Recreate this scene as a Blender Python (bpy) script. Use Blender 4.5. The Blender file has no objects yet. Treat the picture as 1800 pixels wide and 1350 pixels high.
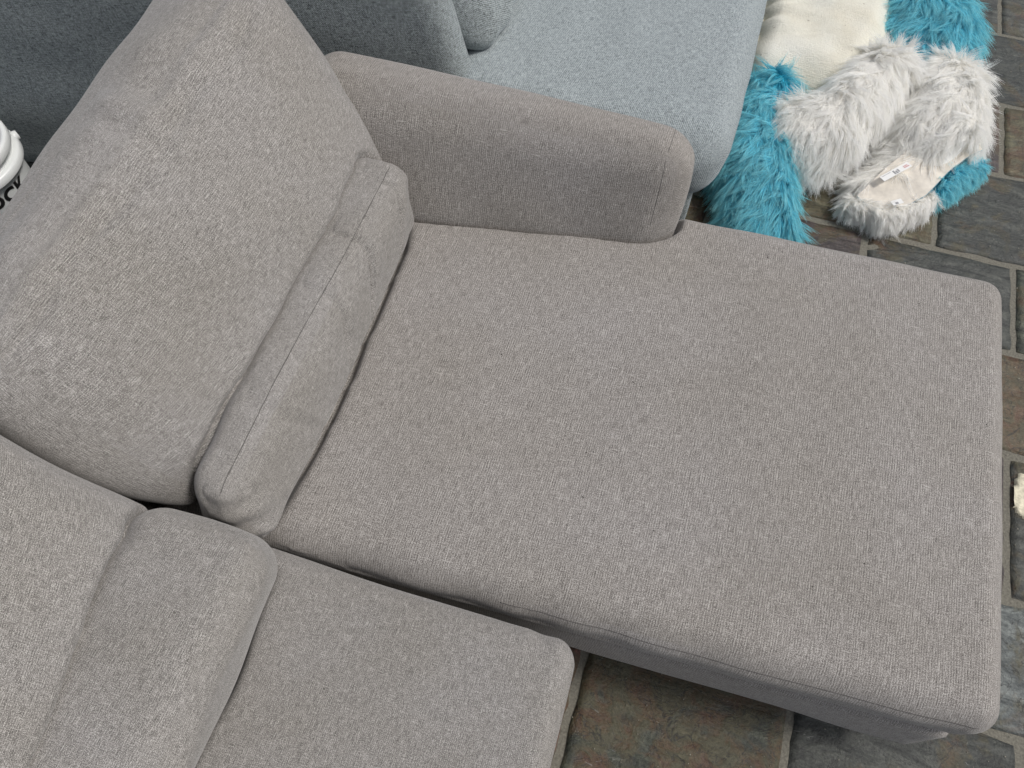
import bpy, bmesh, math, random
import numpy as np
from mathutils import Vector, Matrix
from mathutils.bvhtree import BVHTree
random.seed(4)
rng = np.random.default_rng(7)
S = bpy.context.scene
COL = S.collection
R = math.radians

# ------------------------------------------------------------------ camera
F, CAMH = 1300.0, 2.0
th, yaw = math.atan2(2400, F), math.atan2(870, math.hypot(F, 2400))
hd = Vector((-math.sin(yaw), math.cos(yaw), 0)); rt = Vector((math.cos(yaw), math.sin(yaw), 0))
fw = hd*math.cos(th) + Vector((0, 0, -math.sin(th))); up = hd*math.sin(th) + Vector((0, 0, math.cos(th)))
cd = bpy.data.cameras.new('camera'); cam = bpy.data.objects.new('camera', cd); COL.objects.link(cam)
M = Matrix((rt, up, -fw)).transposed().to_4x4(); M.translation = Vector((0, 0, CAMH)); cam.matrix_world = M
cd.sensor_width = 36; cd.lens = 36*F/1800; cd.clip_end = 200; cd.clip_start = .05
S.camera = cam

# ------------------------------------------------------------------ light
SUN_EL, SUN_AZ = R(56), R(77)          # azimuth measured from +Y towards +X
w = bpy.data.worlds.new('World'); S.world = w; w.use_nodes = True
nt = w.node_tree; bg = nt.nodes['Background']
sky = nt.nodes.new('ShaderNodeTexSky'); sky.sky_type = 'NISHITA'; sky.sun_disc = False
sky.sun_elevation = SUN_EL; sky.sun_rotation = SUN_AZ; sky.dust_density = 3.0; sky.air_density = 1.0
hs = nt.nodes.new('ShaderNodeHueSaturation'); hs.inputs['Saturation'].default_value = .46
nt.links.new(sky.outputs[0], hs.inputs['Color']); nt.links.new(hs.outputs[0], bg.inputs['Color'])
bg.inputs['Strength'].default_value = .088
ld = bpy.data.lights.new('sun', 'SUN'); ld.energy = 1.5; ld.angle = R(11); ld.color = (1, .965, .92)
sun = bpy.data.objects.new('sun', ld); COL.objects.link(sun)
sd = Vector((math.sin(SUN_AZ)*math.cos(SUN_EL), math.cos(SUN_AZ)*math.cos(SUN_EL), math.sin(SUN_EL)))
sun.rotation_euler = sd.to_track_quat('Z', 'Y').to_euler()
S.view_settings.view_transform = 'Standard'; S.view_settings.look = 'None'
S.view_settings.exposure = 0.36
S.cycles.max_bounces = 24; S.cycles.diffuse_bounces = 12; S.cycles.transmission_bounces = 16; S.cycles.glossy_bounces = 4; S.view_settings.gamma = 1

# ------------------------------------------------------------------ materials
def newmat(name):
    m = bpy.data.materials.new(name); m.use_nodes = True
    n = m.node_tree; return m, n, n.nodes['Principled BSDF']
def N(n, t, **k):
    x = n.nodes.new(t)
    for a, b in k.items(): setattr(x, a, b)
    return x
def noise(n, vec, sc, detail=2, rough=.5, dist=0):
    x = N(n, 'ShaderNodeTexNoise'); x.inputs['Scale'].default_value = sc
    x.inputs['Detail'].default_value = detail; x.inputs['Roughness'].default_value = rough
    x.inputs['Distortion'].default_value = dist
    n.links.new(vec, x.inputs['Vector']); return x.outputs['Fac']
def mapv(n, vec, s, loc=(0, 0, 0), rot=(0, 0, 0)):
    x = N(n, 'ShaderNodeMapping'); x.inputs['Scale'].default_value = s
    x.inputs['Location'].default_value = loc; x.inputs['Rotation'].default_value = rot
    n.links.new(vec, x.inputs['Vector']); return x.outputs[0]
def math_(n, op, a, b=None, c=None, clamp=False):
    x = N(n, 'ShaderNodeMath', operation=op); x.use_clamp = clamp
    for i, v in enumerate((a, b, c)):
        if v is None: continue
        if isinstance(v, (int, float)): x.inputs[i].default_value = v
        else: n.links.new(v, x.inputs[i])
    return x.outputs[0]
def ramp(n, fac, stops, interp='LINEAR'):
    x = N(n, 'ShaderNodeValToRGB'); x.color_ramp.interpolation = interp
    e = x.color_ramp.elements
    while len(e) < len(stops): e.new(.5)
    for q, (p, c) in zip(e, stops):
        q.position = p; q.color = (*c, 1) if len(c) == 3 else c
    n.links.new(fac, x.inputs[0]); return x.outputs[0]
def mix(n, f, a, b, mode='MIX'):
    x = N(n, 'ShaderNodeMix', data_type='RGBA', blend_type=mode)
    for i, v in ((0, f), (6, a), (7, b)):
        if isinstance(v, (int, float)): x.inputs[i].default_value = v
        elif isinstance(v, tuple): x.inputs[i].default_value = (*v, 1)
        else: n.links.new(v, x.inputs[i])
    return x.outputs[2]
def bump(n, b, h, strength, dist):
    x = N(n, 'ShaderNodeBump'); x.inputs['Strength'].default_value = strength
    x.inputs['Distance'].default_value = dist
    n.links.new(h, x.inputs['Height']); n.links.new(x.outputs[0], b.inputs['Normal'])

def linen(name, dark, mid, light, seed=0.0, contrast=1.0, slub=.55, fine=1.0, ribs=.05):
    m, n, b = newmat(name)
    uv = N(n, 'ShaderNodeUVMap').outputs[0]
    jit = noise(n, uv, 14, 2)
    off = mapv(n, uv, (fine, fine, 1), (seed, seed*.7, seed))
    # wobble so that the threads are not ruled lines
    wob = N(n, 'ShaderNodeVectorMath', operation='ADD')
    wn = N(n, 'ShaderNodeTexNoise'); wn.inputs['Scale'].default_value = 9; n.links.new(off, wn.inputs['Vector'])
    ws = N(n, 'ShaderNodeVectorMath', operation='SCALE'); ws.inputs['Scale'].default_value = .003
    n.links.new(wn.outputs['Color'], ws.inputs[0]); n.links.new(off, wob.inputs[0]); n.links.new(ws.outputs[0], wob.inputs[1])
    v = wob.outputs[0]
    warp = noise(n, mapv(n, v, (560, 34, 1)), 1, 1, .5)
    weft = noise(n, mapv(n, v, (38, 560, 1)), 1, 1, .5)
    mid_g = noise(n, mapv(n, v, (560, 200, 1)), 1, 1, .5)
    grain = noise(n, mapv(n, v, (600, 600, 1), (2, 3, 0)), 1, 0, .6)
    grain2 = noise(n, mapv(n, v, (430, 640, 1), (7, 3, 0)), 1, 0, .6)
    sp = N(n, 'ShaderNodeSeparateXYZ'); n.links.new(v, sp.inputs[0])
    rib = math_(n, 'SINE', math_(n, 'ADD', math_(n, 'MULTIPLY', sp.outputs[0], 2*math.pi*190), math_(n, 'MULTIPLY', noise(n, mapv(n, v, (20, 8, 1)), 1, 2), 9)))
    rib = math_(n, 'MULTIPLY', rib, math_(n, 'MULTIPLY', noise(n, mapv(n, v, (60, 18, 1)), 1, 2), ribs))
    s = math_(n, 'ADD', math_(n, 'ADD', math_(n, 'MULTIPLY', warp, .20), math_(n, 'MULTIPLY', weft, .13)),
              math_(n, 'ADD', math_(n, 'MULTIPLY', mid_g, .17), math_(n, 'ADD', math_(n, 'MULTIPLY', grain, .30), math_(n, 'MULTIPLY', grain2, .20))))
    s = math_(n, 'ADD', s, rib)
    d = .095/contrast
    c = ramp(n, s, [(.5-d, dark), (.5, mid), (.5+d, light)])
    # pale slubs, a few cm long, both ways
    sl1 = math_(n, 'GREATER_THAN', noise(n, mapv(n, v, (420, 22, 1), (5, 0, 0)), 1, 0), .76)
    sl2 = math_(n, 'GREATER_THAN', noise(n, mapv(n, v, (22, 420, 1), (0, 9, 0)), 1, 0), .77)
    c = mix(n, math_(n, 'MULTIPLY', math_(n, 'MAXIMUM', sl1, sl2), slub), c, tuple(min(1, q*1.25) for q in light))
    # soft wear
    big = noise(n, v, 2.6, 2, .5)
    c = mix(n, 1.0, c, ramp(n, big, [(.3, (.93, .92, .90)), (.7, (1.03, 1.03, 1.045))]), 'MULTIPLY')
    n.links.new(c, b.inputs['Base Color']); b.inputs['Roughness'].default_value = .95
    b.inputs['Specular IOR Level'].default_value = .15
    b.inputs['Sheen Weight'].default_value = .22; b.inputs['Sheen Roughness'].default_value = .45
    bump(n, b, s, .42, .0035)
    return m

def tweed(name, dark, light, pitch=150, mixv=.5):
    m, n, b = newmat(name)
    uv = N(n, 'ShaderNodeUVMap').outputs[0]
    wn = N(n, 'ShaderNodeTexNoise'); wn.inputs['Scale'].default_value = 30; n.links.new(uv, wn.inputs['Vector'])
    ws = N(n, 'ShaderNodeVectorMath', operation='SCALE'); ws.inputs['Scale'].default_value = .003
    wa = N(n, 'ShaderNodeVectorMath', operation='ADD')
    n.links.new(wn.outputs['Color'], ws.inputs[0]); n.links.new(uv, wa.inputs[0]); n.links.new(ws.outputs[0], wa.inputs[1])
    v = wa.outputs[0]
    sp = N(n, 'ShaderNodeSeparateXYZ'); n.links.new(v, sp.inputs[0])
    p = 2*math.pi*pitch
    tw = math_(n, 'SINE', math_(n, 'MULTIPLY', math_(n, 'ADD', sp.outputs[0], math_(n, 'MULTIPLY', sp.outputs[1], .8)), p))
    warp = noise(n, mapv(n, v, (300, 45, 1)), 1, 2, .6)
    weft = noise(n, mapv(n, v, (45, 300, 1)), 1, 2, .6)
    g = noise(n, v, 420, 2, .7)
    s = math_(n, 'ADD', math_(n, 'MULTIPLY', tw, .045), math_(n, 'MULTIPLY', math_(n, 'ADD', warp, weft), .25))
    s = math_(n, 'ADD', s, math_(n, 'MULTIPLY', g, .5))
    md = tuple((a+c)/2 for a, c in zip(dark, light))
    c = ramp(n, s, [(.38, dark), (.5, md), (.64, light)])
    n.links.new(c, b.inputs['Base Color']); b.inputs['Roughness'].default_value = .95
    b.inputs['Specular IOR Level'].default_value = .1
    b.inputs['Sheen Weight'].default_value = .35; b.inputs['Sheen Roughness'].default_value = .4
    b.inputs['Sheen Tint'].default_value = (.85, .93, 1, 1)
    bump(n, b, s, .6, .004)
    return m

def plain(name, col, rough=.6, nscale=0, amt=.1, spec=.5, bumpd=0):
    m, n, b = newmat(name)
    b.inputs['Base Color'].default_value = (*col, 1); b.inputs['Roughness'].default_value = rough
    b.inputs['Specular IOR Level'].default_value = spec
    if nscale:
        tc = N(n, 'ShaderNodeTexCoord').outputs['Object']
        f = noise(n, tc, nscale, 4, .6)
        lo = tuple(q*(1-amt) for q in col); hi = tuple(min(1, q*(1+amt)) for q in col)
        n.links.new(ramp(n, f, [(.3, lo), (.7, hi)]), b.inputs['Base Color'])
        if bumpd: bump(n, b, f, .7, bumpd)
    return m

def slate():
    m, n, b = newmat('slate')
    tc = N(n, 'ShaderNodeTexCoord').outputs['Object']
    oi = N(n, 'ShaderNodeObjectInfo')
    add = N(n, 'ShaderNodeVectorMath', operation='ADD')
    cmb = N(n, 'ShaderNodeCombineXYZ'); r40 = math_(n, 'MULTIPLY', oi.outputs['Random'], 40)
    for i in range(3): n.links.new(r40, cmb.inputs[i])
    n.links.new(tc, add.inputs[0]); n.links.new(cmb.outputs[0], add.inputs[1]); v = add.outputs[0]
    big = noise(n, v, 5.0, 5, .62, 1.2); med = noise(n, v, 17, 6, .65, .6)
    fine = noise(n, v, 130, 8, .75); layer = noise(n, mapv(n, v, (9, 34, 20)), 1, 6, .65, .8)
    base = oi.outputs['Color']
    c = mix(n, 1.0, base, ramp(n, layer, [(.32, (.42, .43, .44)), (.5, (.9, .92, .9)), (.68, (1.7, 1.7, 1.62))]), 'MULTIPLY')
    c = mix(n, 1.0, c, ramp(n, fine, [(.34, (.6, .61, .62)), (.66, (1.45, 1.45, 1.42))]), 'MULTIPLY')
    # rust and ochre mineral patches: how much, per stone (alpha)
    a = oi.outputs['Alpha']
    thr = math_(n, 'SUBTRACT', math_(n, 'ADD', math_(n, 'MULTIPLY', big, .72), math_(n, 'MULTIPLY', med, .28)), math_(n, 'SUBTRACT', .705, math_(n, 'MULTIPLY', a, .42)))
    f = math_(n, 'MULTIPLY', thr, 13, clamp=True)
    rc = ramp(n, med, [(.36, (.10, .045, .024)), (.46, (.105, .068, .032)), (.56, (.085, .078, .045)), (.7, (.14, .125, .075))])
    rc = mix(n, 1.0, rc, ramp(n, fine, [(.3, (.6, .6, .6)), (.7, (1.35, 1.3, 1.3))]), 'MULTIPLY')
    c = mix(n, math_(n, 'MULTIPLY', f, .72), c, rc)
    # cleavage cracks
    cr_ = math_(n, 'ABSOLUTE', math_(n, 'SUBTRACT', noise(n, v, 7, 4, .6, 1.5), .5))
    c = mix(n, ramp(n, cr_, [(.0, (.85,)*3), (.010, (0,)*3)]), c, (.02, .02, .02))
    # pale scuffs
    sc = math_(n, 'GREATER_THAN', noise(n, mapv(n, v, (14, 55, 9), (0, 0, 0), (0, 0, .6)), 1, 3, .7, 1.5), .70)
    c = mix(n, math_(n, 'MULTIPLY', sc, .35), c, (.33, .33, .31))
    n.links.new(c, b.inputs['Base Color'])
    n.links.new(ramp(n, med, [(.3, (.30,)*3), (.7, (.6,)*3)]), b.inputs['Roughness'])
    b.inputs['Specular IOR Level'].default_value = .45
    h = math_(n, 'ADD', math_(n, 'MULTIPLY', layer, .7), math_(n, 'ADD', math_(n, 'MULTIPLY', med, .8), math_(n, 'MULTIPLY', fine, .25)))
    bump(n, b, h, .8, .012)
    return m

def fur_mat(name, root, tip, jitter=.3):
    m, n, b = newmat(name)
    hi = N(n, 'ShaderNodeHairInfo')
    c = ramp(n, hi.outputs['Intercept'], [(0, root), (.55, tuple((a+c2)/2 for a, c2 in zip(root, tip))), (1, tip)])
    c = mix(n, 1.0, c, ramp(n, hi.outputs['Random'], [(0, (1-jitter,)*3), (1, (1+jitter*.4,)*3)]), 'MULTIPLY')
    n.links.new(c, b.inputs['Base Color']); b.inputs['Roughness'].default_value = .5
    b.inputs['Specular IOR Level'].default_value = .35
    tr = N(n, 'ShaderNodeBsdfTranslucent'); n.links.new(c, tr.inputs[0])
    ms = N(n, 'ShaderNodeMixShader'); df = N(n, 'ShaderNodeBsdfDiffuse'); n.links.new(c, df.inputs[0]); m2 = N(n, 'ShaderNodeMixShader'); m2.inputs[0].default_value = .75
    n.links.new(b.outputs[0], m2.inputs[1]); n.links.new(df.outputs[0], m2.inputs[2]); ms.inputs[0].default_value = .35
    n.links.new(m2.outputs[0], ms.inputs[1]); n.links.new(tr.outputs[0], ms.inputs[2])
    n.links.new(ms.outputs[0], n.nodes['Material Output'].inputs['Surface'])
    return m

GREY = linen('grey_linen', (.100, .091, .083), (.268, .249, .229), (.54, .513, .480), 0, .82, .34, 1.0, .050)
GREY2 = linen('grey_linen_cushion', (.086, .080, .074), (.240, .227, .211), (.54, .517, .487), 3.1, .82, .32, 1.45, .030)
BLUE = tweed('blue_grey_tweed', (.125, .145, .150), (.51, .56, .57))
BLUE_SHADE = tweed('blue_grey_tweed_shaded', (.035, .042, .043), (.52, .57, .57))  # same blue grey tweed, darkened so the colour carries the shade
THREAD = plain('seam_thread', (.105, .098, .091), .9)
BLACKCLOTH = plain('underside_cloth', (.02, .02, .022), .9)
LEGM = plain('leg_plastic', (.02, .02, .02), .4)
SLATE = slate()

# ------------------------------------------------------------------ helpers
def link(o, parent=None):
    COL.objects.link(o)
    if parent: o.parent = parent
    return o
def thing(name, label, cat, loc=(0, 0, 0), group=None):
    o = bpy.data.objects.new(name, None); link(o); o.location = loc
    o['label'] = label; o['category'] = cat
    if group: o['group'] = group
    o.empty_display_size = .1
    return o
def mesh_obj(name, V, Fc, mat, parent=None, uv=None, smooth=True):
    me = bpy.data.meshes.new(name)
    V = np.asarray(V, dtype=np.float64)
    if parent is not None:
        V = V - np.array(parent_world(parent))
    me.from_pydata(V.tolist(), [], Fc if isinstance(Fc, list) else Fc.tolist()); me.update()
    if uv is not None:
        l = me.uv_layers.new(name='UVMap'); l.data.foreach_set('uv', np.asarray(uv, dtype=np.float32).ravel())
    if smooth: me.polygons.foreach_set('use_smooth', [True]*len(me.polygons))
    me.materials.append(mat)
    o = bpy.data.objects.new(name, me); link(o, parent)
    return o
def parent_world(p):
    v = Vector((0, 0, 0))
    while p: v += p.location; p = p.parent
    return v

class Waves:                        # smooth pseudo-noise from summed sines
    def __init__(s, scale, n=9, seed=0):
        g = np.random.default_rng(seed)
        d = g.normal(size=(n, 3)); d /= np.linalg.norm(d, axis=1)[:, None]
        s.k = d*(2*np.pi/scale)*g.uniform(.6, 1.6, (n, 1)); s.p = g.uniform(0, 6.28, n)
    def __call__(s, P): return np.sin(P@s.k.T + s.p).mean(1)*1.6

class Soft:
    """An upholstered block: rounded box of eight corner points, crowned, welded, with cloth UVs in metres."""
    def __init__(s, name, C, mat, parent, r=.04, bulge=(0, 0, 0), h=.012, disp=None, wav=.002, seed=1, wscale=.22, pinch=0):
        C = np.array(C, float)      # index = ix + 2*iy + 4*iz
        s.C = C; C8 = C.reshape(2, 2, 2, 3)   # [z][y][x]
        a = np.linalg.norm((C8[:, :, 1]-C8[:, :, 0]), axis=-1).mean()
        b = np.linalg.norm((C8[:, 1]-C8[:, 0]), axis=-1).mean()
        c = np.linalg.norm((C8[1]-C8[0]), axis=-1).mean()
        s.H = np.array([a, b, c])/2
        s.r = min(r, *(s.H*.98)); s.bulge = np.array(bulge); s.pinch = pinch
        n = [max(4, int(round(2*q/h))) for q in s.H]
        ids, P, faces, uvs = {}, [], [], []
        for ax in range(3):
            u, v = [(1, 2), (2, 0), (0, 1)][ax]
            for sg in (0, 1):
                g = np.zeros((n[u]+1, n[v]+1), int)
                for i in range(n[u]+1):
                    for j in range(n[v]+1):
                        k = [0, 0, 0]; k[ax] = sg*n[ax]; k[u] = i; k[v] = j; k = tuple(k)
                        q = ids.get(k)
                        if q is None:
                            q = ids[k] = len(P); P.append([k[t]/n[t]*2-1 for t in range(3)])
                        g[i, j] = q
                U = np.linspace(-s.H[u], s.H[u], n[u]+1) + 7.3*ax + sg*2.1; Vv = np.linspace(-s.H[v], s.H[v], n[v]+1) + 3.7*ax
                for i in range(n[u]):
                    for j in range(n[v]):
                        f = [(i, j), (i+1, j), (i+1, j+1), (i, j+1)]
                        if not sg: f = f[::-1]
                        faces.append([int(g[t]) for t in f]); uvs += [(U[t[0]], Vv[t[1]]) if ax == 2 else (Vv[t[1]], U[t[0]]) for t in f]
        s.P = np.array(P); s.faces = faces
        W = s.base(s.P)
        nr = s.normals(W)
        d = Waves(wscale, 9, seed)(W)*wav
        if disp is not None: d = d + disp(s.P, W)
        s.W = W + nr*d[:, None]
        s.nr = s.normals(s.W)
        s.obj = mesh_obj(name, s.W, faces, mat, parent, uvs)
        s.bvh = BVHTree.FromPolygons([Vector(q) for q in s.W], faces)
    def base(s, P):
        P = np.asarray(P, float)
        X = P*s.H
        inner = s.H - s.r
        q = np.clip(X, -inner, inner); dd = X-q
        L = np.linalg.norm(dd, axis=1); L[L == 0] = 1
        mx = np.abs(dd).max(1)
        X = q + dd/L[:, None]*mx[:, None]
        U = X/s.H
        for ax in range(3):
            o = [t for t in range(3) if t != ax]
            f = (1-np.abs(U[:, o[0]])**2.2)*(1-np.abs(U[:, o[1]])**2.2)
            X[:, ax] += np.sign(U[:, ax])*np.abs(U[:, ax])**1.5*s.bulge[ax]*np.clip(f, 0, 1)**.7
        if s.pinch:     # pillow ears: middle of every long edge draws in
            for ax in range(3):
                o = [t for t in range(3) if t != ax]
                f = (1-U[:, o[0]]**2)*(1-0*U[:, o[1]]**2)
        t = (X/s.H+1)/2
        C = s.C; out = 0
        for iz in (0, 1):
            for iy in (0, 1):
                for ix in (0, 1):
                    wgt = (t[:, 0] if ix else 1-t[:, 0])*(t[:, 1] if iy else 1-t[:, 1])*(t[:, 2] if iz else 1-t[:, 2])
                    out = out + wgt[:, None]*C[ix+2*iy+4*iz]
        return out
    def normals(s, W):
        F = np.array(s.faces); a = W[F[:, 2]]-W[F[:, 0]]; b = W[F[:, 3]]-W[F[:, 1]]
        fn = np.cross(a, b); n = np.zeros_like(W)
        for i in range(4): np.add.at(n, F[:, i], fn)
        L = np.linalg.norm(n, axis=1); L[L == 0] = 1
        return n/L[:, None]
    def on(s, pts, off=0.0):
        """surface points nearest to the given box coordinates"""
        out = []
        for p in s.base(np.array(pts)):
            loc, nrm, _, _ = s.bvh.find_nearest(Vector(p)); out.append(np.array(loc + nrm*off))
        return np.array(out)

def tube(name, pts, r, mat, parent, k=6, closed=False):
    pts = np.array(pts, float); n = len(pts); V, Fc, uv = [], [], []
    rr = np.broadcast_to(np.asarray(r, float), (n,))
    for i in range(n):
        a = pts[max(i-1, 0)]; b = pts[min(i+1, n-1)]
        if closed: a, b = pts[(i-1) % n], pts[(i+1) % n]
        t = b-a; t /= (np.linalg.norm(t)+1e-9)
        u = np.cross(t, (0, 0, 1.0)); 
        if np.linalg.norm(u) < .1: u = np.cross(t, (0, 1.0, 0))
        u /= np.linalg.norm(u); v = np.cross(t, u)
        for j in range(k):
            an = 2*np.pi*j/k; V.append(pts[i]+rr[i]*(u*np.cos(an)+v*np.sin(an)))
    for i in range(n if closed else n-1):
        for j in range(k):
            a, b = i*k+j, i*k+(j+1) % k; c, d = ((i+1) % n)*k+(j+1) % k, ((i+1) % n)*k+j
            Fc.append([a, b, c, d]); L = i*r*2 if np.isscalar(r) else i*.01
            uv += [(j*.003, L), (j*.003+.003, L), (j*.003+.003, L+.01), (j*.003, L+.01)]
    if not closed:
        Fc.append(list(range(k))[::-1]); uv += [(0, 0)]*k
        Fc.append([(n-1)*k+j for j in range(k)]); uv += [(0, 0)]*k
    return mesh_obj(name, V, Fc, mat, parent, uv)

def press(W, softs, depth, width):
    """how far cloth is pulled in beside the neighbouring cushions it touches"""
    d = np.zeros(len(W))
    for q in softs:
        for i, p in enumerate(W):
            hit = q.bvh.find_nearest(Vector(p), width*3)
            if hit[0] is not None:
                d[i] -= depth*math.exp(-(hit[3]/width)**2)
    return np.maximum(d, -depth)
def corners(x0, x1, y0, y1, z0, z1):
    return [[(x0, x1)[i & 1], (y0, y1)[(i >> 1) & 1], (z0, z1)[i >> 2]] for i in range(8)]
def gs(d, w_): return np.exp(-(d/w_)**2)
def line(p, q, n=40): return [tuple(np.array(p)+(np.array(q)-np.array(p))*t) for t in np.linspace(0, 1, n)]

# ================================================================== the floor
floor = bpy.data.objects.new('floor', None)
GROUT = plain('grout', (.185, .175, .145), .95, 160, .28, .2, .004)
gv = []
gx = np.linspace(-4.5, 4.0, 86); gy = np.linspace(-2.0, 6.5, 86)
gw = Waves(.35, 8, 5); gw2 = Waves(.06, 8, 6)
XX, YY = np.meshgrid(gx, gy); PP = np.stack([XX.ravel(), YY.ravel(), 0*XX.ravel()], 1)
PP[:, 2] = .0003 + .0006*gw(PP) + .0005*gw2(PP)
gf = [[j*86+i, j*86+i+1, (j+1)*86+i+1, (j+1)*86+i] for j in range(85) for i in range(85)]
floor = mesh_obj('floor', PP, gf, GROUT); floor['kind'] = 'structure'

cols = dict(dark=(.058, .060, .055, .46), green=(.068, .072, .055, .60), grey=(.084, .085, .076, .5), purple=(.070, .056, .056, .48),
            olive=(.125, .115, .075, .62), brown=(.15, .085, .05, .95), mix=(.060, .064, .050, .74), red=(.10, .045, .035, .6), tan=(.15, .12, .085, .8),
            lump=(.13, .14, .14, .45))
def stone(x0, x1, y0, y1, c):
    g = .0115
    x0 += g*random.uniform(.7, 1.2); x1 -= g*random.uniform(.7, 1.2); y0 += g*random.uniform(.7, 1.2); y1 -= g*random.uniform(.7, 1.2)
    nx, ny = max(8, int((x1-x0)/.022)), max(8, int((y1-y0)/.022))
    sd = random.randint(0, 9999); wa, wb, wc = Waves(.24, 7, sd), Waves(.07, 8, sd+1), Waves(.12, 7, sd+2)
    cx, cy = (x0+x1)/2, (y0+y1)/2
    V, Fc = [], []
    for j in range(ny+1):
        for i in range(nx+1): V.append([x0+(x1-x0)*i/nx-cx, y0+(y1-y0)*j/ny-cy, 0])
    V = np.array(V); P = V+np.array([cx, cy, 0])
    hx, hy = (x1-x0)/2, (y1-y0)/2
    # ragged arris
    ex = 1-np.abs(V[:, 0])/hx; ey = 1-np.abs(V[:, 1])/hy
    edge = np.minimum(ex*hx, ey*hy)
    k = np.clip(1-edge/.03, 0, 1)[:, None]
    V[:, :1] += k*.0035*wb(P)[:, None]; V[:, 1:2] += k*.0035*wc(P+3)[:, None]
    # corner rounding
    cr = .006; qx = np.clip(np.abs(V[:, 0])-(hx-cr), 0, None); qy = np.clip(np.abs(V[:, 1])-(hy-cr), 0, None)
    qq = np.hypot(qx, qy); m_ = np.maximum(qx, qy); sc = np.where(qq > 0, m_/np.maximum(qq, 1e-9), 1)
    V[:, 0] = np.sign(V[:, 0])*np.where(qx > 0, hx-cr+qx*sc, np.abs(V[:, 0])); V[:, 1] = np.sign(V[:, 1])*np.where(qy > 0, hy-cr+qy*sc, np.abs(V[:, 1]))
    # cleft layers: terraces of the slate
    t = wa(P)*1.5+wc(P)*.5
    V[:, 2] = .0035 + .0011*np.floor(t*1.2) + .0007*wb(P)
    V[edge < 1e-6, 2] -= .0006
    n0 = len(V); nx1 = nx+1
    Fc = [[j*nx1+i, j*nx1+i+1, (j+1)*nx1+i+1, (j+1)*nx1+i] for j in range(ny) for i in range(nx)]
    ring = [i for i in range(nx)] + [j*nx1+nx for j in range(ny)] + [ny*nx1+i for i in range(nx, 0, -1)] + [j*nx1 for j in range(ny, 0, -1)]
    low = V[ring].copy(); low[:, 2] = -.012; low[:, :2] *= 1.004
    V = np.vstack([V, low])
    for q in range(len(ring)):
        q2 = (q+1) % len(ring); Fc.append([ring[q], n0+q, n0+q2, ring[q2]])
    o = mesh_obj('slate_tile', V, Fc, SLATE, None); o.parent = floor; o.location = (cx, cy, 0)
    o.color = cols[c]
rows = [
 (-1.55, -1.12, [-3.1, -2.5, -2.0, -1.4, -.85, -.3, .25, .8, 1.4, 2.0, 2.6], None),
 (-1.12, -.72, [-3.1, -2.8, -2.2, -1.7, -1.1, -.6, 0, .5, 1.1, 1.6, 2.2, 2.6], None),
 (-.72, -.33, [-3.1, -2.5, -1.9, -1.4, -.8, -.3, .33, .9, 1.4, 2.0, 2.6], None),
 (-.33, .462, [-3.1, -2.6, -2.0, -1.5, -1.0, -.45, .088, .612, 1.152, 1.7, 2.3], {(.088): 'mix', (-.45): 'red', (.612): 'dark', (1.152): 'purple'}),
 (.462, .808, [-3.1, -2.4, -1.9, -1.3, -.8, -.2, .3, .80, 1.42, 1.95, 2.5], {.80: 'lump'}),
 (.808, 1.245, [-3.1, -2.7, -2.1, -1.6, -1.1, -.5, .05, .6, 1.118, 1.62, 2.2], {1.118: 'dark', .6: 'purple'}),
 (1.245, 1.612, [-3.1, -2.5, -2.0, -1.3, -.8, -.3, .25, .84, 1.40, 1.9, 2.4], {.84: 'tan'}),
 (1.612, 1.972, [-3.1, -2.6, -2.1, -1.5, -1.0, -.4, .12, .655, 1.140, 1.7, 2.3], {1.14: 'green', .655: 'dark', .12: 'purple'}),
 (1.972, 2.388, [-3.1, -2.7, -2.2, -1.7, -1.1, -.6, -.1, .32, .882, 1.45, 2.0], {.882: 'dark', .32: 'olive', -.1: 'green'}),
 (2.388, 2.774, [-3.1, -2.4, -1.8, -1.2, -.7, -.1, .45, 1.103, 1.66, 2.2], {1.103: 'olive', .45: 'purple'}),
 (2.774, 3.205, [-3.1, -2.6, -2.0, -1.5, -.9, -.3, .2, .75, 1.42, 1.95, 2.5], {.75: 'dark'}),
 (3.205, 3.62, [-3.1, -2.3, -1.7, -1.2, -.6, 0, .55, 1.092, 1.6, 2.2], {1.092: 'grey', .55: 'dark'}),
 (3.62, 4.05, [-3.1, -2.5, -2.0, -1.4, -.8, -.3, .3, .8, 1.35, 1.9, 2.4], None),
 (4.05, 4.45, [-3.1, -2.7, -2.2, -1.6, -1.1, -.5, 0, .5, 1.1, 1.7, 2.2], None)]
for y0, y1, br, kn in rows:
    for a, b in zip(br[:-1], br[1:]):
        stone(a, b, y0, y1, (kn or {}).get(a) or random.choice(['dark', 'dark', 'grey', 'green', 'purple', 'olive', 'mix']))

# grit and crumbs on the stones
V, Fc = [], []
for _ in range(900):
    x, y = random.uniform(-.1, 1.6), random.choice([random.uniform(-.1, .6), random.uniform(1.5, 3.6), random.uniform(.3, 2.6)])
    q = random.uniform(.0008, .0024); n0 = len(V)
    for k in range(5):
        a = k*1.2566+random.random(); V.append((x+q*math.cos(a), y+q*math.sin(a), .004))
    V.append((x+random.uniform(-.4, .4)*q, y, .0055+q*1.1))
    Fc += [[n0+k, n0+(k+1) % 5, n0+5] for k in range(5)]
gr = mesh_obj('grit', V, Fc, plain('grit', (.30, .28, .23), .9, 3, .7)); gr['kind'] = 'stuff'; gr['label'] = 'crumbs of grit scattered over the slate tiles'

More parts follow.
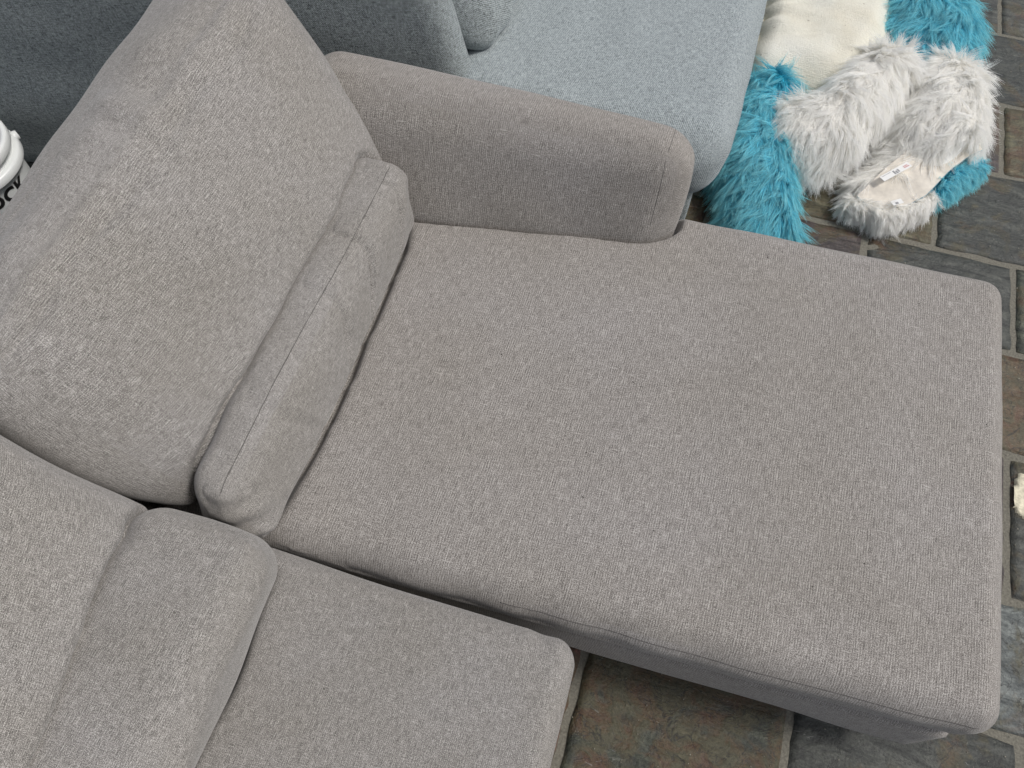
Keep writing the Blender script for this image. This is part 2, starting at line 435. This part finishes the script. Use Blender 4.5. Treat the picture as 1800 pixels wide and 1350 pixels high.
# dried cream plaster on the tile in front of the chaise
PL = plain('dried_plaster', (.70, .65, .50), .9, 70, .35, .2, .004)
g = 30; V, Fc = [], []
pw, pw2 = Waves(.045, 9, 31), Waves(.11, 7, 32)
keep = {}
for j in range(g+1):
    for i in range(g+1):
        x, y = 1.135+.26*i/g, 1.03+.205*j/g
        keep[i, j] = len(V); V.append([x, y, 0])
V = np.array(V); hh = .006+.0035*pw(V)+.003*pw2(V)
cen = np.array([1.255, 1.13, 0]); rad = np.hypot((V[:, 0]-cen[0])/.135, (V[:, 1]-cen[1])/.1)+.14*pw2(V)
hh = np.where(rad > 1, -.02, hh+.002*(1-rad)); V[:, 2] = .0045+hh
Fc = []
for j in range(g):
    for i in range(g):
        q = [keep[i, j], keep[i+1, j], keep[i+1, j+1], keep[i, j+1]]
        if V[q, 2].max() > -.005: Fc.append(q)
pl = mesh_obj('plaster_patch', V, Fc, PL)
pl['label'] = 'crusty cream patch of dried plaster on the slate tile beyond the chaise front'; pl['category'] = 'plaster patch'

# ================================================================== the grey chaise sofa
sofa = thing('chaise_sofa', 'warm grey woven sofa with wide chaise and loose lumbar cushions in the foreground', 'sofa', (-.3, .5, 0))

# armrest
AR = [[-1.03, 1.135, .36], [-.0, 1.310, .36], [-1.03, 1.51, .36], [.0, 1.525, .36],
      [-1.03, 1.375, .695], [-.0, 1.415, .677], [-1.03, 1.555, .675], [.0, 1.55, .660]]
def arm_disp(P, W):
    return .0015*np.sin(W[:, 0]*23+W[:, 2]*9)*np.exp(-((W[:, 2]-.48)/.06)**2)
arm = Soft('armrest', AR, GREY, sofa, r=.078, bulge=(.026, .012, .012), h=.0105, disp=arm_disp, wav=.0015, seed=12, wscale=.35)
tube('seam', arm.on([(.905, -1, z) for z in np.linspace(-.2, .86, 60)]+[(.905, y, 1) for y in np.linspace(-.7, .8, 20)], .0000), .0007, THREAD, arm.obj)

# lumbar cushions
def lum_disp(P, W):
    u, v, t = P[:, 0], P[:, 1], P[:, 2]
    d = np.zeros(len(P)); fr = (u > -.2)
    for v0, k, dep, wd in ((.40, .11, .0085, .018), (.06, .09, .0055, .020), (.80, .10, .0055, .018), (-.55, -.1, .0035, .03)):
        dep *= 1.7; dd = v-(v0-k*(1-t)*.5*(1+.5*(1-t)))
        d -= dep*gs(dd, wd)*fr*np.clip(1-np.abs(t-.2)*.6, 0, 1)
        d += dep*.5*gs(dd-.06, .05)*fr*np.clip(t+.6, 0, 1)
    d += .003*np.sin(v*31+t*4)*gs(v-.97, .16)*fr + .004*np.sin(t*9+v*20)*gs(v+.97, .14)*fr
    d -= .0035*gs(t-.80+.1*(1-v*v), .04)*(u > -.6)*0
    return d
LU = [[-.80, .262, .432], [-.618, .262, .432], [-.84, 1.20, .432], [-.648, 1.20, .432],
      [-.775, .300, .625], [-.680, .285, .620], [-.82, 1.230, .635], [-.665, 1.255, .625]]
lum = Soft('lumbar_cushion', LU, GREY2, sofa, r=.050, bulge=(.014, .008, .010), h=.0065, disp=lum_disp, wav=.004, seed=61, wscale=.16)
pts = lum.on([(.52+.03*math.sin(v*5), v, 1) for v in np.linspace(-.97, .90, 120)], .0004)
tube('seam', pts, .0009, THREAD, lum.obj)
LU2 = [[-.84, -.62, .432], [-.590, -.62, .432], [-.84, .262, .432], [-.590, .255, .432],
       [-.84, -.62, .640], [-.560, -.62, .640], [-.84, .250, .650], [-.552, .245, .645]]
def lum2_disp(P, W):
    u, v, t = P[:, 0], P[:, 1], P[:, 2]
    return .003*np.sin(v*9+t*3)-.004*gs(v-.8, .05)*(u < -.2)-.003*gs(v-.62+.2*t, .04)*gs(u+.4, .3)
lum2 = Soft('lumbar_cushion', LU2, GREY2, sofa, r=.055, bulge=(.030, .012, .022), h=.0085, disp=lum2_disp, wav=.005, seed=77, wscale=.22)

def chaise_disp(P, W):
    d = np.zeros(len(P))
    top = P[:, 2] > .0
    # pressed down where the arm and the lumbar cushion sit on it
    d += press(W, [arm], .042, .010)*top + press(W, [lum], .036, .010)*top
    # soft sit hollow and slack ripples
    d -= .018*np.exp(-((W[:, 0]+.15)/.45)**2-((W[:, 1]-.8)/.33)**2)*top
    d += .0030*np.sin(W[:, 1]*19+3*W[:, 0])*gs(W[:, 0]-.3, .3)*gs(W[:, 1]-.5, .25)*top
    d += .0050*np.sin(W[:, 0]*31+1.6*np.sin(W[:, 0]*7))*np.exp(-(W[:, 1]-.3)/.06)*top*(W[:, 1] > .29)*.6
    return d
CH = [[-.95, .275, .285], [.880, .362, .285], [-.95, 1.44, .285], [.880, 1.495, .285],
      [-.95, .275, .412], [.880, .358, .448], [-.95, 1.44, .412], [.880, 1.492, .450]]
chaise = Soft('chaise_seat', CH, GREY, sofa, r=.058, bulge=(.006, .008, .034), h=.0068, disp=chaise_disp, wav=.0022, seed=3, wscale=.3)
tube('seam', chaise.on(line((-.1, -1, .70), (.955, -1, .70), 90), .0001), .0008, THREAD, chaise.obj)
def base_disp(P, W): return .002*np.sin(W[:, 0]*11)*np.exp(-((W[:, 2]-.1)/.1)**2)
Soft('chaise_base', [[-1.0, .290, .125], [.838, .345, .125], [-1.0, 1.465, .125], [.838, 1.465, .125],
                     [-1.0, .288, .300], [.850, .356, .300], [-1.0, 1.465, .300], [.850, 1.465, .300]], GREY, sofa, r=.022, bulge=(.003, .004, 0), h=.02, disp=base_disp, wav=.0015, seed=8)
for lx, ly in ((.78, .40), (.78, 1.38), (-.9, 1.38), (-.9, .40), (-.02, -.80)):
    tube('leg', [(lx, ly, .004), (lx, ly, .08), (lx, ly, .17)], [.02, .023, .025], LEGM, sofa, k=16)

Soft('arm_base', corners(-1.03, -.01, 1.40, 1.505, .155, .42), GREY, sofa, r=.02, bulge=(0, .002, 0), h=.03)
# frame behind the cushions
Soft('back_frame', [[-1.22, .1-1.0, .10], [-.93, .1-1.0, .10], [-1.22, 1.50, .10], [-.93, 1.50, .10],
                    [-1.36, .1-1.0, .70], [-1.17, .1-1.0, .70], [-1.36, 1.44, .70], [-1.17, 1.44, .70]], GREY, sofa, r=.04, bulge=(0, 0, .004), h=.03)

# back cushions
def back_disp(P, W):
    u, v, t = P[:, 0], P[:, 1], P[:, 2]
    d = np.zeros(len(P))
    top = np.clip((t-.45)/.55, 0, 1)
    # puckers pulled from the seam round the top edge
    ph = v*17+2.2*np.sin(v*5.1)+1.1*np.sin(v*11+1)
    d += .0095*np.sin(ph)*top**1.3*np.clip(u, 0, 1)**.5*(.55+.45*np.sin(v*7+.5))
    d -= .0120*gs(t-.80-.02*np.sin(v*9), .028)*(u > .2)*(.75+.4*np.sin(v*13))
    d += .006*gs(t-.93, .05)*(u > .2)
    # long soft folds across the front
    d += .006*np.sin(t*7+v*3.2)*gs(v-.1, .7)*(u > 0)
    d -= .004*gs(t*.6+v*.8-.75, .07)*(u > 0)
    return d + press(W, [lum], .030, .010) + press(W, [arm], .022, .010)
BC = [[-1.02, .318, .45], [-.705, .314, .45], [-1.02, 1.275, .45], [-.690, 1.275, .45],
      [-1.250, .345, .870], [-1.075, .340, .950], [-1.345, 1.455, .895], [-1.100, 1.452, .965]]
bc = Soft('back_cushion', BC, GREY2, sofa, r=.082, bulge=(.088, .088, .018), h=.0078, disp=back_disp, wav=.004, seed=21, wscale=.28)
def back2_disp(P, W):
    u, v, t = P[:, 0], P[:, 1], P[:, 2]
    return .003*np.sin(t*5+v*4)*(u > 0)-.004*gs(v-.93, .05) + press(W, [lum2], .030, .010)
BC2 = [[-1.02, -.72, .50], [-.605, -.72, .50], [-1.02, .240, .50], [-.735, .240, .50],
       [-1.33, -.72, .88], [-.955, -.72, .96], [-1.33, .240, .88], [-1.09, .240, .96]]
Soft('back_cushion', BC2, GREY2, sofa, r=.06, bulge=(.075, .004, .018), h=.0078, disp=back2_disp, wav=.006, seed=44, wscale=.3)

# seat beside the chaise
def seat_disp(P, W):
    d = press(W, [lum2], .038, .010)*(P[:, 2] > 0)
    d += .0035*np.sin(W[:, 0]*75)*gs(W[:, 1]-.262, .02)*gs(W[:, 0]+.02, .05)
    d += .002*np.sin(W[:, 0]*8+W[:, 1]*5)
    return d
SE = [[-.95, -.72, .27], [.040, -.72, .27], [-.95, .262, .27], [.045, .262, .27],
      [-.95, -.72, .425], [.068, -.72, .448], [-.95, .274, .425], [.056, .284, .442]]
seat = Soft('seat_cushion', SE, GREY2, sofa, r=.045, bulge=(.008, .004, .012), h=.0074, disp=seat_disp, wav=.002, seed=91, wscale=.3)
Soft('seat_base', corners(-1.0, .0, -.74, .270, .05, .275), GREY, sofa, r=.02, h=.03)

# lint on the chaise
V, Fc = [], []
for _ in range(16):
    a = random.uniform(-.3, .96); b_ = random.uniform(-.8, .8)
    p = chaise.on([(a, b_, 1)], .0006)[0]; an = random.uniform(0, 3.1); L = random.uniform(.0012, .0026); W_ = .0009
    dx, dy = math.cos(an), math.sin(an); n0 = len(V)
    for q, s_ in ((-L, -W_), (L, -W_), (L, W_), (-L, W_)): V.append([p[0]+q*dx-s_*dy, p[1]+q*dy+s_*dx, p[2]])
    for q, s_ in ((-L, -W_), (L, -W_), (L, W_), (-L, W_)): V.append([p[0]+.5*(q*dx-s_*dy), p[1]+.5*(q*dy+s_*dx), p[2]+.0012])
    Fc += [[n0+4, n0+5, n0+6, n0+7]]+[[n0+i, n0+(i+1) % 4, n0+4+(i+1) % 4, n0+4+i] for i in range(4)]
lo = mesh_obj('lint', V, Fc, plain('lint', (.05, .04, .035), .9), sofa); lo['kind'] = 'stuff'

# ================================================================== the blue-grey sofa behind
s2 = thing('grey_sofa', 'blue grey tweed sofa with a tall side panel coloured dark for shade, standing behind the armrest', 'sofa', (-.6, 2.6, 0))
def s2_disp(P, W): return .003*np.sin(W[:, 0]*7+W[:, 1]*4)
Soft('seat_cushion', [[-.80, 1.70, .235], [.085, 1.685, .235], [-.80, 3.7, .235], [.06, 3.7, .235],
                      [-.80, 1.715, .455], [.120, 1.725, .455], [-.80, 3.7, .455], [.085, 3.7, .455]],
     BLUE, s2, r=.085, bulge=(.028, .045, .014), h=.016, disp=s2_disp, wav=.003, seed=101)
Soft('seat_base', corners(-1.9, .045, 1.70, 3.68, .045, .25), BLUE_SHADE, s2, r=.02, h=.04)
Soft('side_panel', [[-3.2, 1.10, .03], [-.610, 1.74, .03], [-3.2, 1.30, .03], [-.610, 1.86, .03],
                    [-3.2, 1.13, .98], [-.845, 1.76, .98], [-3.2, 1.30, .98], [-.845, 1.87, .98]],
     BLUE_SHADE, s2, r=.055, bulge=(.0, .01, .01), h=.025, wav=.003, seed=103)
pc = Soft('back_cushion', [[-.88, 1.865, .455], [-.655, 1.865, .455], [-.88, 2.8, .455], [-.66, 2.8, .455],
                      [-1.0, 1.90, .85], [-.80, 1.90, .85], [-1.0, 2.8, .85], [-.82, 2.8, .85]],
     BLUE_SHADE, s2, r=.07, bulge=(.045, .03, .02), h=.012, wav=.008, seed=107, wscale=.12)
tube('seam', pc.on([(.25, -1, z) for z in np.linspace(-.95, .9, 50)], .0008), .0022, plain('dark_seam', (.012, .014, .015), .9), pc.obj)
for lx, ly in ((0, 1.78), (-1.8, 1.78), (0, 3.55), (-1.8, 3.55)):
    tube('leg', [(lx, ly, .004), (lx, ly, .03), (lx, ly, .055)], [.02, .022, .024], LEGM, s2, k=12)

# ================================================================== cream floor cushion
CREAM = None
def cream():
    m, n, b = newmat('cream_cotton')
    tc = N(n, 'ShaderNodeTexCoord').outputs['Object']
    f = noise(n, tc, 5, 4, .55); fi = noise(n, tc, 260, 2, .6)
    c = ramp(n, f, [(.3, (.74, .70, .58)), (.55, (.82, .80, .70)), (.8, (.84, .83, .76))])
    c = mix(n, 1.0, c, ramp(n, fi, [(.3, (.93,)*3), (.7, (1.04,)*3)]), 'MULTIPLY')
    sp = math_(n, 'GREATER_THAN', noise(n, tc, 60, 0), .84)
    c = mix(n, math_(n, 'MULTIPLY', sp, .5), c, (.3, .25, .2))
    n.links.new(c, b.inputs['Base Color']); b.inputs['Roughness'].default_value = .9
    b.inputs['Specular IOR Level'].default_value = .05; bump(n, b, math_(n, 'ADD', noise(n, mapv(n, tc, (500, 60, 60)), 1, 2), math_(n, 'ADD', noise(n, mapv(n, tc, (60, 500, 60)), 1, 2), noise(n, mapv(n, tc, (7, 34, 20)), 1, 3, .6, 1.0))), .6, .006)
    return m
CREAM = cream()
fc = thing('floor_cushion', 'cream cotton floor cushion wedged between the blue grey sofa seat and the fur', 'cushion', (.5, 2.9, .0))
def fc_disp(P, W):
    d = np.zeros(len(P))
    ed = W[:, 0]-.14
    d += .010*np.sin(W[:, 1]*34+5*np.sin(W[:, 1]*9)+W[:, 0]*8)*np.exp(-np.clip(ed, 0, 9)/.10)
    d -= .009*gs((W[:, 1]-2.9)-.55*(W[:, 0]-.4), .011)*gs(W[:, 0]-.33, .16)
    d -= .008*gs((W[:, 1]-2.66)-.35*(W[:, 0]-.3), .010)*gs(W[:, 0]-.3, .14)
    d += .006*Waves(.2, 8, 5)(W)
    return d
cush = Soft('cover', [[.12, 2.46, .015], [.52, 2.44, .015], [.12, 3.8, .015], [.95, 3.8, .015],
               [.135, 2.50, .20], [.48, 2.50, .19], [.135, 3.8, .24], [.85, 3.8, .22]], CREAM, fc, r=.09, bulge=(.02, .02, .035), h=.010, disp=fc_disp, wav=.005, seed=120)
tube('piping', cush.on([(-1, y, .55) for y in np.linspace(-.9, .9, 70)], .004), .007, CREAM, fc)

# ================================================================== faux fur
fur = thing('faux_fur_costume', 'long haired white and teal faux fur costume legs heaped on the slate floor', 'fur costume', (.7, 2.3, 0))
WBACK = plain('fur_backing_white', (.92, .91, .88), .95); TBACK = plain('fur_backing_teal', (.03, .42, .56), .95)
SUEDE = plain('suede_lining', (.72, .67, .59), .95, 26, .16, .1, .001)
WF = fur_mat('white_fur', (.95, .935, .90), (.99, .99, .975), .06)
TF = fur_mat('teal_fur', (.05, .55, .72), (.45, .92, .97), .3)

def bez(P, n):
    P = np.array(P, float); m = len(P); t = np.linspace(0, m-1.0001, n); out = []
    for q in t:
        i = int(q); f = q-i
        p0, p1, p2, p3 = P[max(i-1, 0)], P[i], P[min(i+1, m-1)], P[min(i+2, m-1)]
        out.append(.5*((2*p1)+(-p0+p2)*f+(2*p0-5*p1+4*p2-p3)*f*f+(-p0+3*p1-3*p2+p3)*f**3))
    return np.array(out)
def loft(name, ctrl, mat, parent, k=28, n=36, seed=0):
    """ctrl rows: x y z(bottom) halfwidth height; a slack flattened tube lying along the path"""
    c = bez(ctrl, n); V = []; wv = Waves(.13, 8, seed)
    for i in range(n):
        t = c[min(i+1, n-1), :2]-c[max(i-1, 0), :2]; t /= np.linalg.norm(t)+1e-9; sdir = np.array([-t[1], t[0]])
        e = min(i, n-1-i)/3.0; cap = math.sqrt(max(0, 1-(1-min(e, 1))**2))*.92+.08
        for j in range(k):
            a = 2*math.pi*j/k; ca, sa = math.cos(a), math.sin(a)
            ww = c[i, 3]*cap*np.sign(ca)*abs(ca)**.8; zz = c[i, 2]+c[i, 4]*(.5+.5*cap*np.sign(sa)*abs(sa)**.8)
            V.append([c[i, 0]+sdir[0]*ww, c[i, 1]+sdir[1]*ww, zz])
    V = np.array(V); V[:, 2] += .008*wv(V); V[:, :2] += .008*wv(V+2)[:, None]
    V[:, 2] = np.maximum(V[:, 2], .008)
    Fc = [[i*k+j, i*k+(j+1) % k, (i+1)*k+(j+1) % k, (i+1)*k+j] for i in range(n-1) for j in range(k)]
    Fc += [list(range(k))[::-1], [(n-1)*k+j for j in range(k)]]
    o = mesh_obj(name, V, Fc, mat, parent)
    return o, V, Fc
def hair(obj, V, Fc, mat, n_tuft, per, length, comb, lift=.55, rad=.00078, seed=0, spread=.0065, grav=.35, accept=None, curl=.25):
    g = np.random.default_rng(seed)
    tris = []
    for f in Fc:
        if len(f) == 4: tris += [(f[0], f[1], f[2]), (f[0], f[2], f[3])]
    T = np.array(tris); A, B, C_ = V[T[:, 0]], V[T[:, 1]], V[T[:, 2]]
    nr = np.cross(B-A, C_-A); ar = np.linalg.norm(nr, axis=1); nr = nr/np.maximum(ar, 1e-12)[:, None]
    # orient outward
    cen = V.mean(0)
    vis = nr[:, 2] > -.75
    p = ar*vis; p /= p.sum()
    idx = g.choice(len(T), n_tuft, p=p); a, b = g.random((2, n_tuft)); fl = a+b > 1; a[fl], b[fl] = 1-a[fl], 1-b[fl]
    P0 = A[idx]+(B-A)[idx]*a[:, None]+(C_-A)[idx]*b[:, None]; Nn = nr[idx]
    if accept is not None:
        kk = accept(P0); P0, Nn = P0[kk], Nn[kk]
    m = len(P0)
    cb = comb(P0) if callable(comb) else np.tile(np.array(comb, float), (m, 1))
    sw = Waves(.16, 7, seed+1); sw2 = Waves(.07, 7, seed+2)
    ang = .75*sw(P0)+.3*sw2(P0)+g.normal(0, .22, m)
    ca, sa = np.cos(ang), np.sin(ang)
    cb = np.stack([cb[:, 0]*ca-cb[:, 1]*sa, cb[:, 0]*sa+cb[:, 1]*ca, cb[:, 2]], 1)
    tang = cb-(cb*Nn).sum(1)[:, None]*Nn
    L = length*g.uniform(.55, 1.25, m)
    lf = lift*g.uniform(.6, 1.4, m)
    D = tang+Nn*lf[:, None]; D /= np.linalg.norm(D, axis=1)[:, None]
    K = 6; ts = np.linspace(0, 1, K)
    side = np.cross(D, Nn); side /= np.maximum(np.linalg.norm(side, axis=1), 1e-6)[:, None]
    crv = g.normal(0, curl, m)
    allp = np.zeros((m, per, K, 3))
    off = g.normal(0, spread, (m, per, 3)); off -= (off*Nn[:, None]).sum(2)[..., None]*Nn[:, None]
    lj = g.uniform(.75, 1.1, (m, per)); tipj = g.normal(0, .0042, (m, per, 3))
    for q, t in enumerate(ts):
        c = P0+D*(L*t)[:, None]+side*(crv*L*t*t)[:, None]; c[:, 2] -= grav*L*t*t
        conv = (1-.86*t**1.2)
        allp[:, :, q] = c[:, None]+off*conv+tipj*t+ (D*L[:, None])[:, None]*((lj-1)*t)[..., None]
    pts = allp.reshape(-1, 3)
    pts[:, 2] = np.maximum(pts[:, 2], .006+.004*g.random(len(pts)))
    pts -= np.array(parent_world(obj))
    ns = m*per
    hc = bpy.data.hair_curves.new('fur_pile'); hc.add_curves([K]*ns)
    hc.points.foreach_set('position', pts.astype(np.float32).ravel())
    rr = np.tile(rad*np.array([1, 1, .9, .7, .45, .12]), ns)
    hc.points.foreach_set('radius', rr.astype(np.float32))
    hc.materials.append(mat)
    o = bpy.data.objects.new('fur_pile', hc); link(o, obj); o['kind'] = 'stuff'
    return o

def part(name, ctrl, back, fm, n_tuft, comb, seed, length=.102, lift=.42, **k):
    o, V, Fc = loft(name, ctrl, back, fur, seed=seed)
    n_tuft = int(n_tuft*2.1)
    hair(o, V, Fc, fm, n_tuft, 11, length, comb, lift, seed=seed, **k)
    return o
DENS = 1.0
# leg one: teal foot by the sofa, white shin running up to the right
part('teal_fur', [(.25, 2.415, .06, .06, .16), (.21, 2.37, .02, .08, .17), (.20, 2.24, .02, .085, .17), (.235, 2.05, .01, .095, .17), (.29, 1.88, .0, .09, .13), (.33, 1.80, 0, .08, .08)],
     TBACK, TF, 2100, (-.15, -1, -.1), 11)
part('white_fur', [(.29, 2.33, .04, .07, .14), (.36, 2.22, .05, .10, .17), (.45, 2.27, .06, .09, .18), (.545, 2.46, .07, .08, .17), (.64, 2.68, .06, .08, .15)],
     WBACK, WF, 3000, (-.2, -1, -.1), 12)
# leg two: teal top and wide white leg
part('teal_fur', [(.60, 3.32, .05, .13, .14), (.68, 3.12, .05, .16, .17), (.75, 2.97, .04, .16, .17), (.77, 2.84, .04, .13, .13), (.72, 2.70, .03, .08, .10)],
     TBACK, TF, 2300, lambda P: np.stack([(P[:, 0]-.78)*2.5, -.8+0*P[:, 0], 0*P[:, 0]], 1), 13)
part('white_fur', [(.85, 2.74, .03, .07, .14), (.84, 2.62, .03, .095, .17), (.82, 2.40, .02, .115, .17), (.75, 2.22, .0, .095, .10), (.64, 2.08, 0, .065, .08)],
     WBACK, WF, 3400, lambda P: np.stack([np.where(P[:, 0] > .93, .9, -.35), -1+0*P[:, 0], 0*P[:, 0]], 1), 14,
     accept=lambda P: ~((P[:, 2] > .06) & (P[:, 1] < 2.40) & (((P[:, 0]-.585)*(-.31)+(P[:, 1]-2.04)*.40) < .026) & (P[:, 0] > .60)))

# turned-out suede lining with its trim of teal fur
def slab(name, outline, z, thick, mat, parent, dome=.0):
    bm = bmesh.new(); c = Vector((sum(p[0] for p in outline)/len(outline), sum(p[1] for p in outline)/len(outline), 0))
    vs = [bm.verts.new((p[0], p[1], z+(p[2] if len(p) > 2 else 0))) for p in outline]
    f = bm.faces.new(vs); f.normal_update()
    if f.normal.z < 0: f.normal_flip()
    r_ = bmesh.ops.extrude_face_region(bm, geom=[f])
    for v in r_['geom']:
        if isinstance(v, bmesh.types.BMVert): v.co.z -= thick
    bmesh.ops.recalc_face_normals(bm, faces=bm.faces)
    bmesh.ops.triangulate(bm, faces=[q for q in bm.faces if len(q.verts) > 4])
    V = [tuple(v.co) for v in bm.verts]; bm.verts.index_update(); Fc = [[v.index for v in q.verts] for q in bm.faces]; bm.free()
    return mesh_obj(name, V, Fc, mat, parent, smooth=False), np.array(V), Fc

SO = [(x, y+.075, (y-2.25)*.16) for x, y in [(.585, 1.965), (.63, 1.94), (.69, 1.937), (.725, 1.950), (.765, 1.988), (.805, 2.03), (.835, 2.085), (.87, 2.15), (.918, 2.215), (.965, 2.262), (.93, 2.33), (.86, 2.36), (.76, 2.25), (.66, 2.10)]]
liner, LV, LF = slab('suede_lining', SO, .132, .006, SUEDE, fur)
edge = [(p[0], p[1], .131+(p[2] if len(p) > 2 else 0)) for p in SO[:10]]
tube('stitching', bez(edge, 60), .0014, plain('stitch_thread', (.25, .40, .45), .9), liner, k=5)
o, V_, F_ = loft('teal_trim', [(.845, 2.150, .035, .014, .05), (.87, 2.185, .04, .020, .055), (.90, 2.230, .045, .022, .055), (.955, 2.300, .04, .018, .05), (.985, 2.327, .04, .012, .04)], TBACK, fur, seed=41)
hair(o, V_, F_, TF, 900, 12, .044, (.75, -1, -.35), .45, seed=41)
o, V_, F_ = loft('white_trim', [(.560, 2.040, .02, .03, .05), (.63, 2.01, .03, .018, .05), (.70, 2.000, .035, .016, .05), (.785, 2.065, .035, .018, .05), (.835, 2.135, .035, .018, .05)], WBACK, fur, seed=42)
hair(o, V_, F_, WF, 700, 12, .044, (.15, -1, -.35), .45, seed=42)
TAG = plain('satin_label', (.82, .82, .80), .45); INK = plain('label_ink', (.30, .30, .31), .7); INKR = plain('label_red', (.55, .25, .25), .7)
def tagq(name, p, q, wd, z, parent, marks):
    p, q = Vector(p), Vector(q); d = (q-p).normalized(); s_ = Vector((-d.y, d.x)); 
    def rect(a, b, c, e, zz, mat, nm, par):
        V = [];
        for z_ in (zz, zz+.0012):
            for (aa, cc) in ((a, c), (b, c), (b, e), (a, e)):
                v = p+d*aa+s_*cc; V.append((v.x, v.y, z_))
        return mesh_obj(nm, V, [[4, 5, 6, 7], [3, 2, 1, 0], [0, 1, 5, 4], [1, 2, 6, 5], [2, 3, 7, 6], [3, 0, 4, 7]], mat, par, smooth=False)
    L = (q-p).length
    t = rect(0, L, 0, wd, z, TAG, name, parent)
    for (a, b, c, e, mt) in marks: rect(a*L, b*L, c*wd, e*wd, z+.0010, mt, 'print', t)
tagq('care_label', (.655, 2.090), (.740, 2.190), .024, .128, fur, [(.42, .46, .15, .8, INK), (.49, .53, .1, .6, INK), (.56, .60, .2, .7, INK), (.78, .95, .3, .42, INKR), (.78, .92, .55, .65, INKR), (.05, .35, .75, .8, INK)])
tagq('care_label', (.700, 2.012), (.732, 2.036), .020, .106, fur, [(.3, .55, .1, .5, INK)])

# ================================================================== white bucket behind the sofa
bk = thing('plastic_bucket', 'open white plastic bucket with black lettering behind the tall back cushion', 'bucket', (-2.125, 1.10, 0))
bk.rotation_euler = (0, 0, 0)
WP = plain('white_plastic', (.78, .80, .79), .32, 9, .05)
def lathe(name, prof, mat, parent, k=72, c=(-2.125, 1.10)):
    V, Fc = [], []
    for (r, z) in prof:
        for j in range(k):
            a = 2*math.pi*j/k; V.append((c[0]+r*math.cos(a), c[1]+r*math.sin(a), z))
    for i in range(len(prof)-1):
        for j in range(k): Fc.append([i*k+j, i*k+(j+1) % k, (i+1)*k+(j+1) % k, (i+1)*k+j])
    return mesh_obj(name, V, Fc, mat, parent)
lathe('body', [(.002, .006), (.126, .006), (.130, .012), (.144, .30), (.145, .375), (.142, .378), (.139, .375), (.138, .30), (.124, .016), (.002, .016)], WP, bk)
lathe('rim', [(.1455, .352), (.156, .352), (.158, .356), (.157, .377), (.153, .383), (.140, .383), (.1385, .378), (.1455, .374), (.1455, .352)], WP, bk)
lathe('collar', [(.1445, .298), (.163, .298), (.165, .303), (.163, .322), (.158, .328), (.1445, .328)], WP, bk)
def bpt(a, r, z): return (-2.125+r*math.cos(R(a)), 1.10+r*math.sin(R(a)), z)
tube('handle_ear', [bpt(62, .150, .315), bpt(62, .172, .315)], [.018, .014], WP, bk, k=16)
tube('wire_handle', [bpt(a, .168+.004*math.sin(R(a-62)), .315-.15*math.sin(R(min(180, max(0, a-62))))) for a in range(62, 243, 6)], .0022, plain('steel_wire', (.45, .46, .46), .3), bk, k=6)
BLK = plain('black_print', (.012, .012, .013), .4)
def lettering(txt, ang_end, z0, size):
    cu = bpy.data.curves.new('tmp_text', 'FONT'); cu.body = txt; cu.size = size; cu.offset = .0028; cu.resolution_u = 4; cu.space_character = 1.12
    to = bpy.data.objects.new('tmp_text', cu); COL.objects.link(to)
    bpy.context.view_layer.update()
    me = bpy.data.meshes.new_from_object(to.evaluated_get(bpy.context.evaluated_depsgraph_get()))
    COL.objects.unlink(to); bpy.data.objects.remove(to); bpy.data.curves.remove(cu)
    bm = bmesh.new(); bm.from_mesh(me)
    for _ in range(3): bmesh.ops.subdivide_edges(bm, edges=[e for e in bm.edges if e.calc_length() > .012], cuts=1)
    bmesh.ops.triangulate(bm, faces=bm.faces)
    xm = max(v.co.x for v in bm.verts)
    V = []
    for v in bm.verts:
        z = z0+v.co.y; r = .130+(z-.012)/.288*.014+.0014
        a = R(ang_end)+(v.co.x-xm)/r
        V.append((-2.125+r*math.cos(a), 1.10+r*math.sin(a), z))
    bm.verts.index_update(); Fc = [[v.index for v in f.verts] for f in bm.faces]; bm.free(); bpy.data.meshes.remove(me)
    return mesh_obj('lettering', V, Fc, BLK, bk, smooth=False)
lettering('OCK', 17, .228, .062)
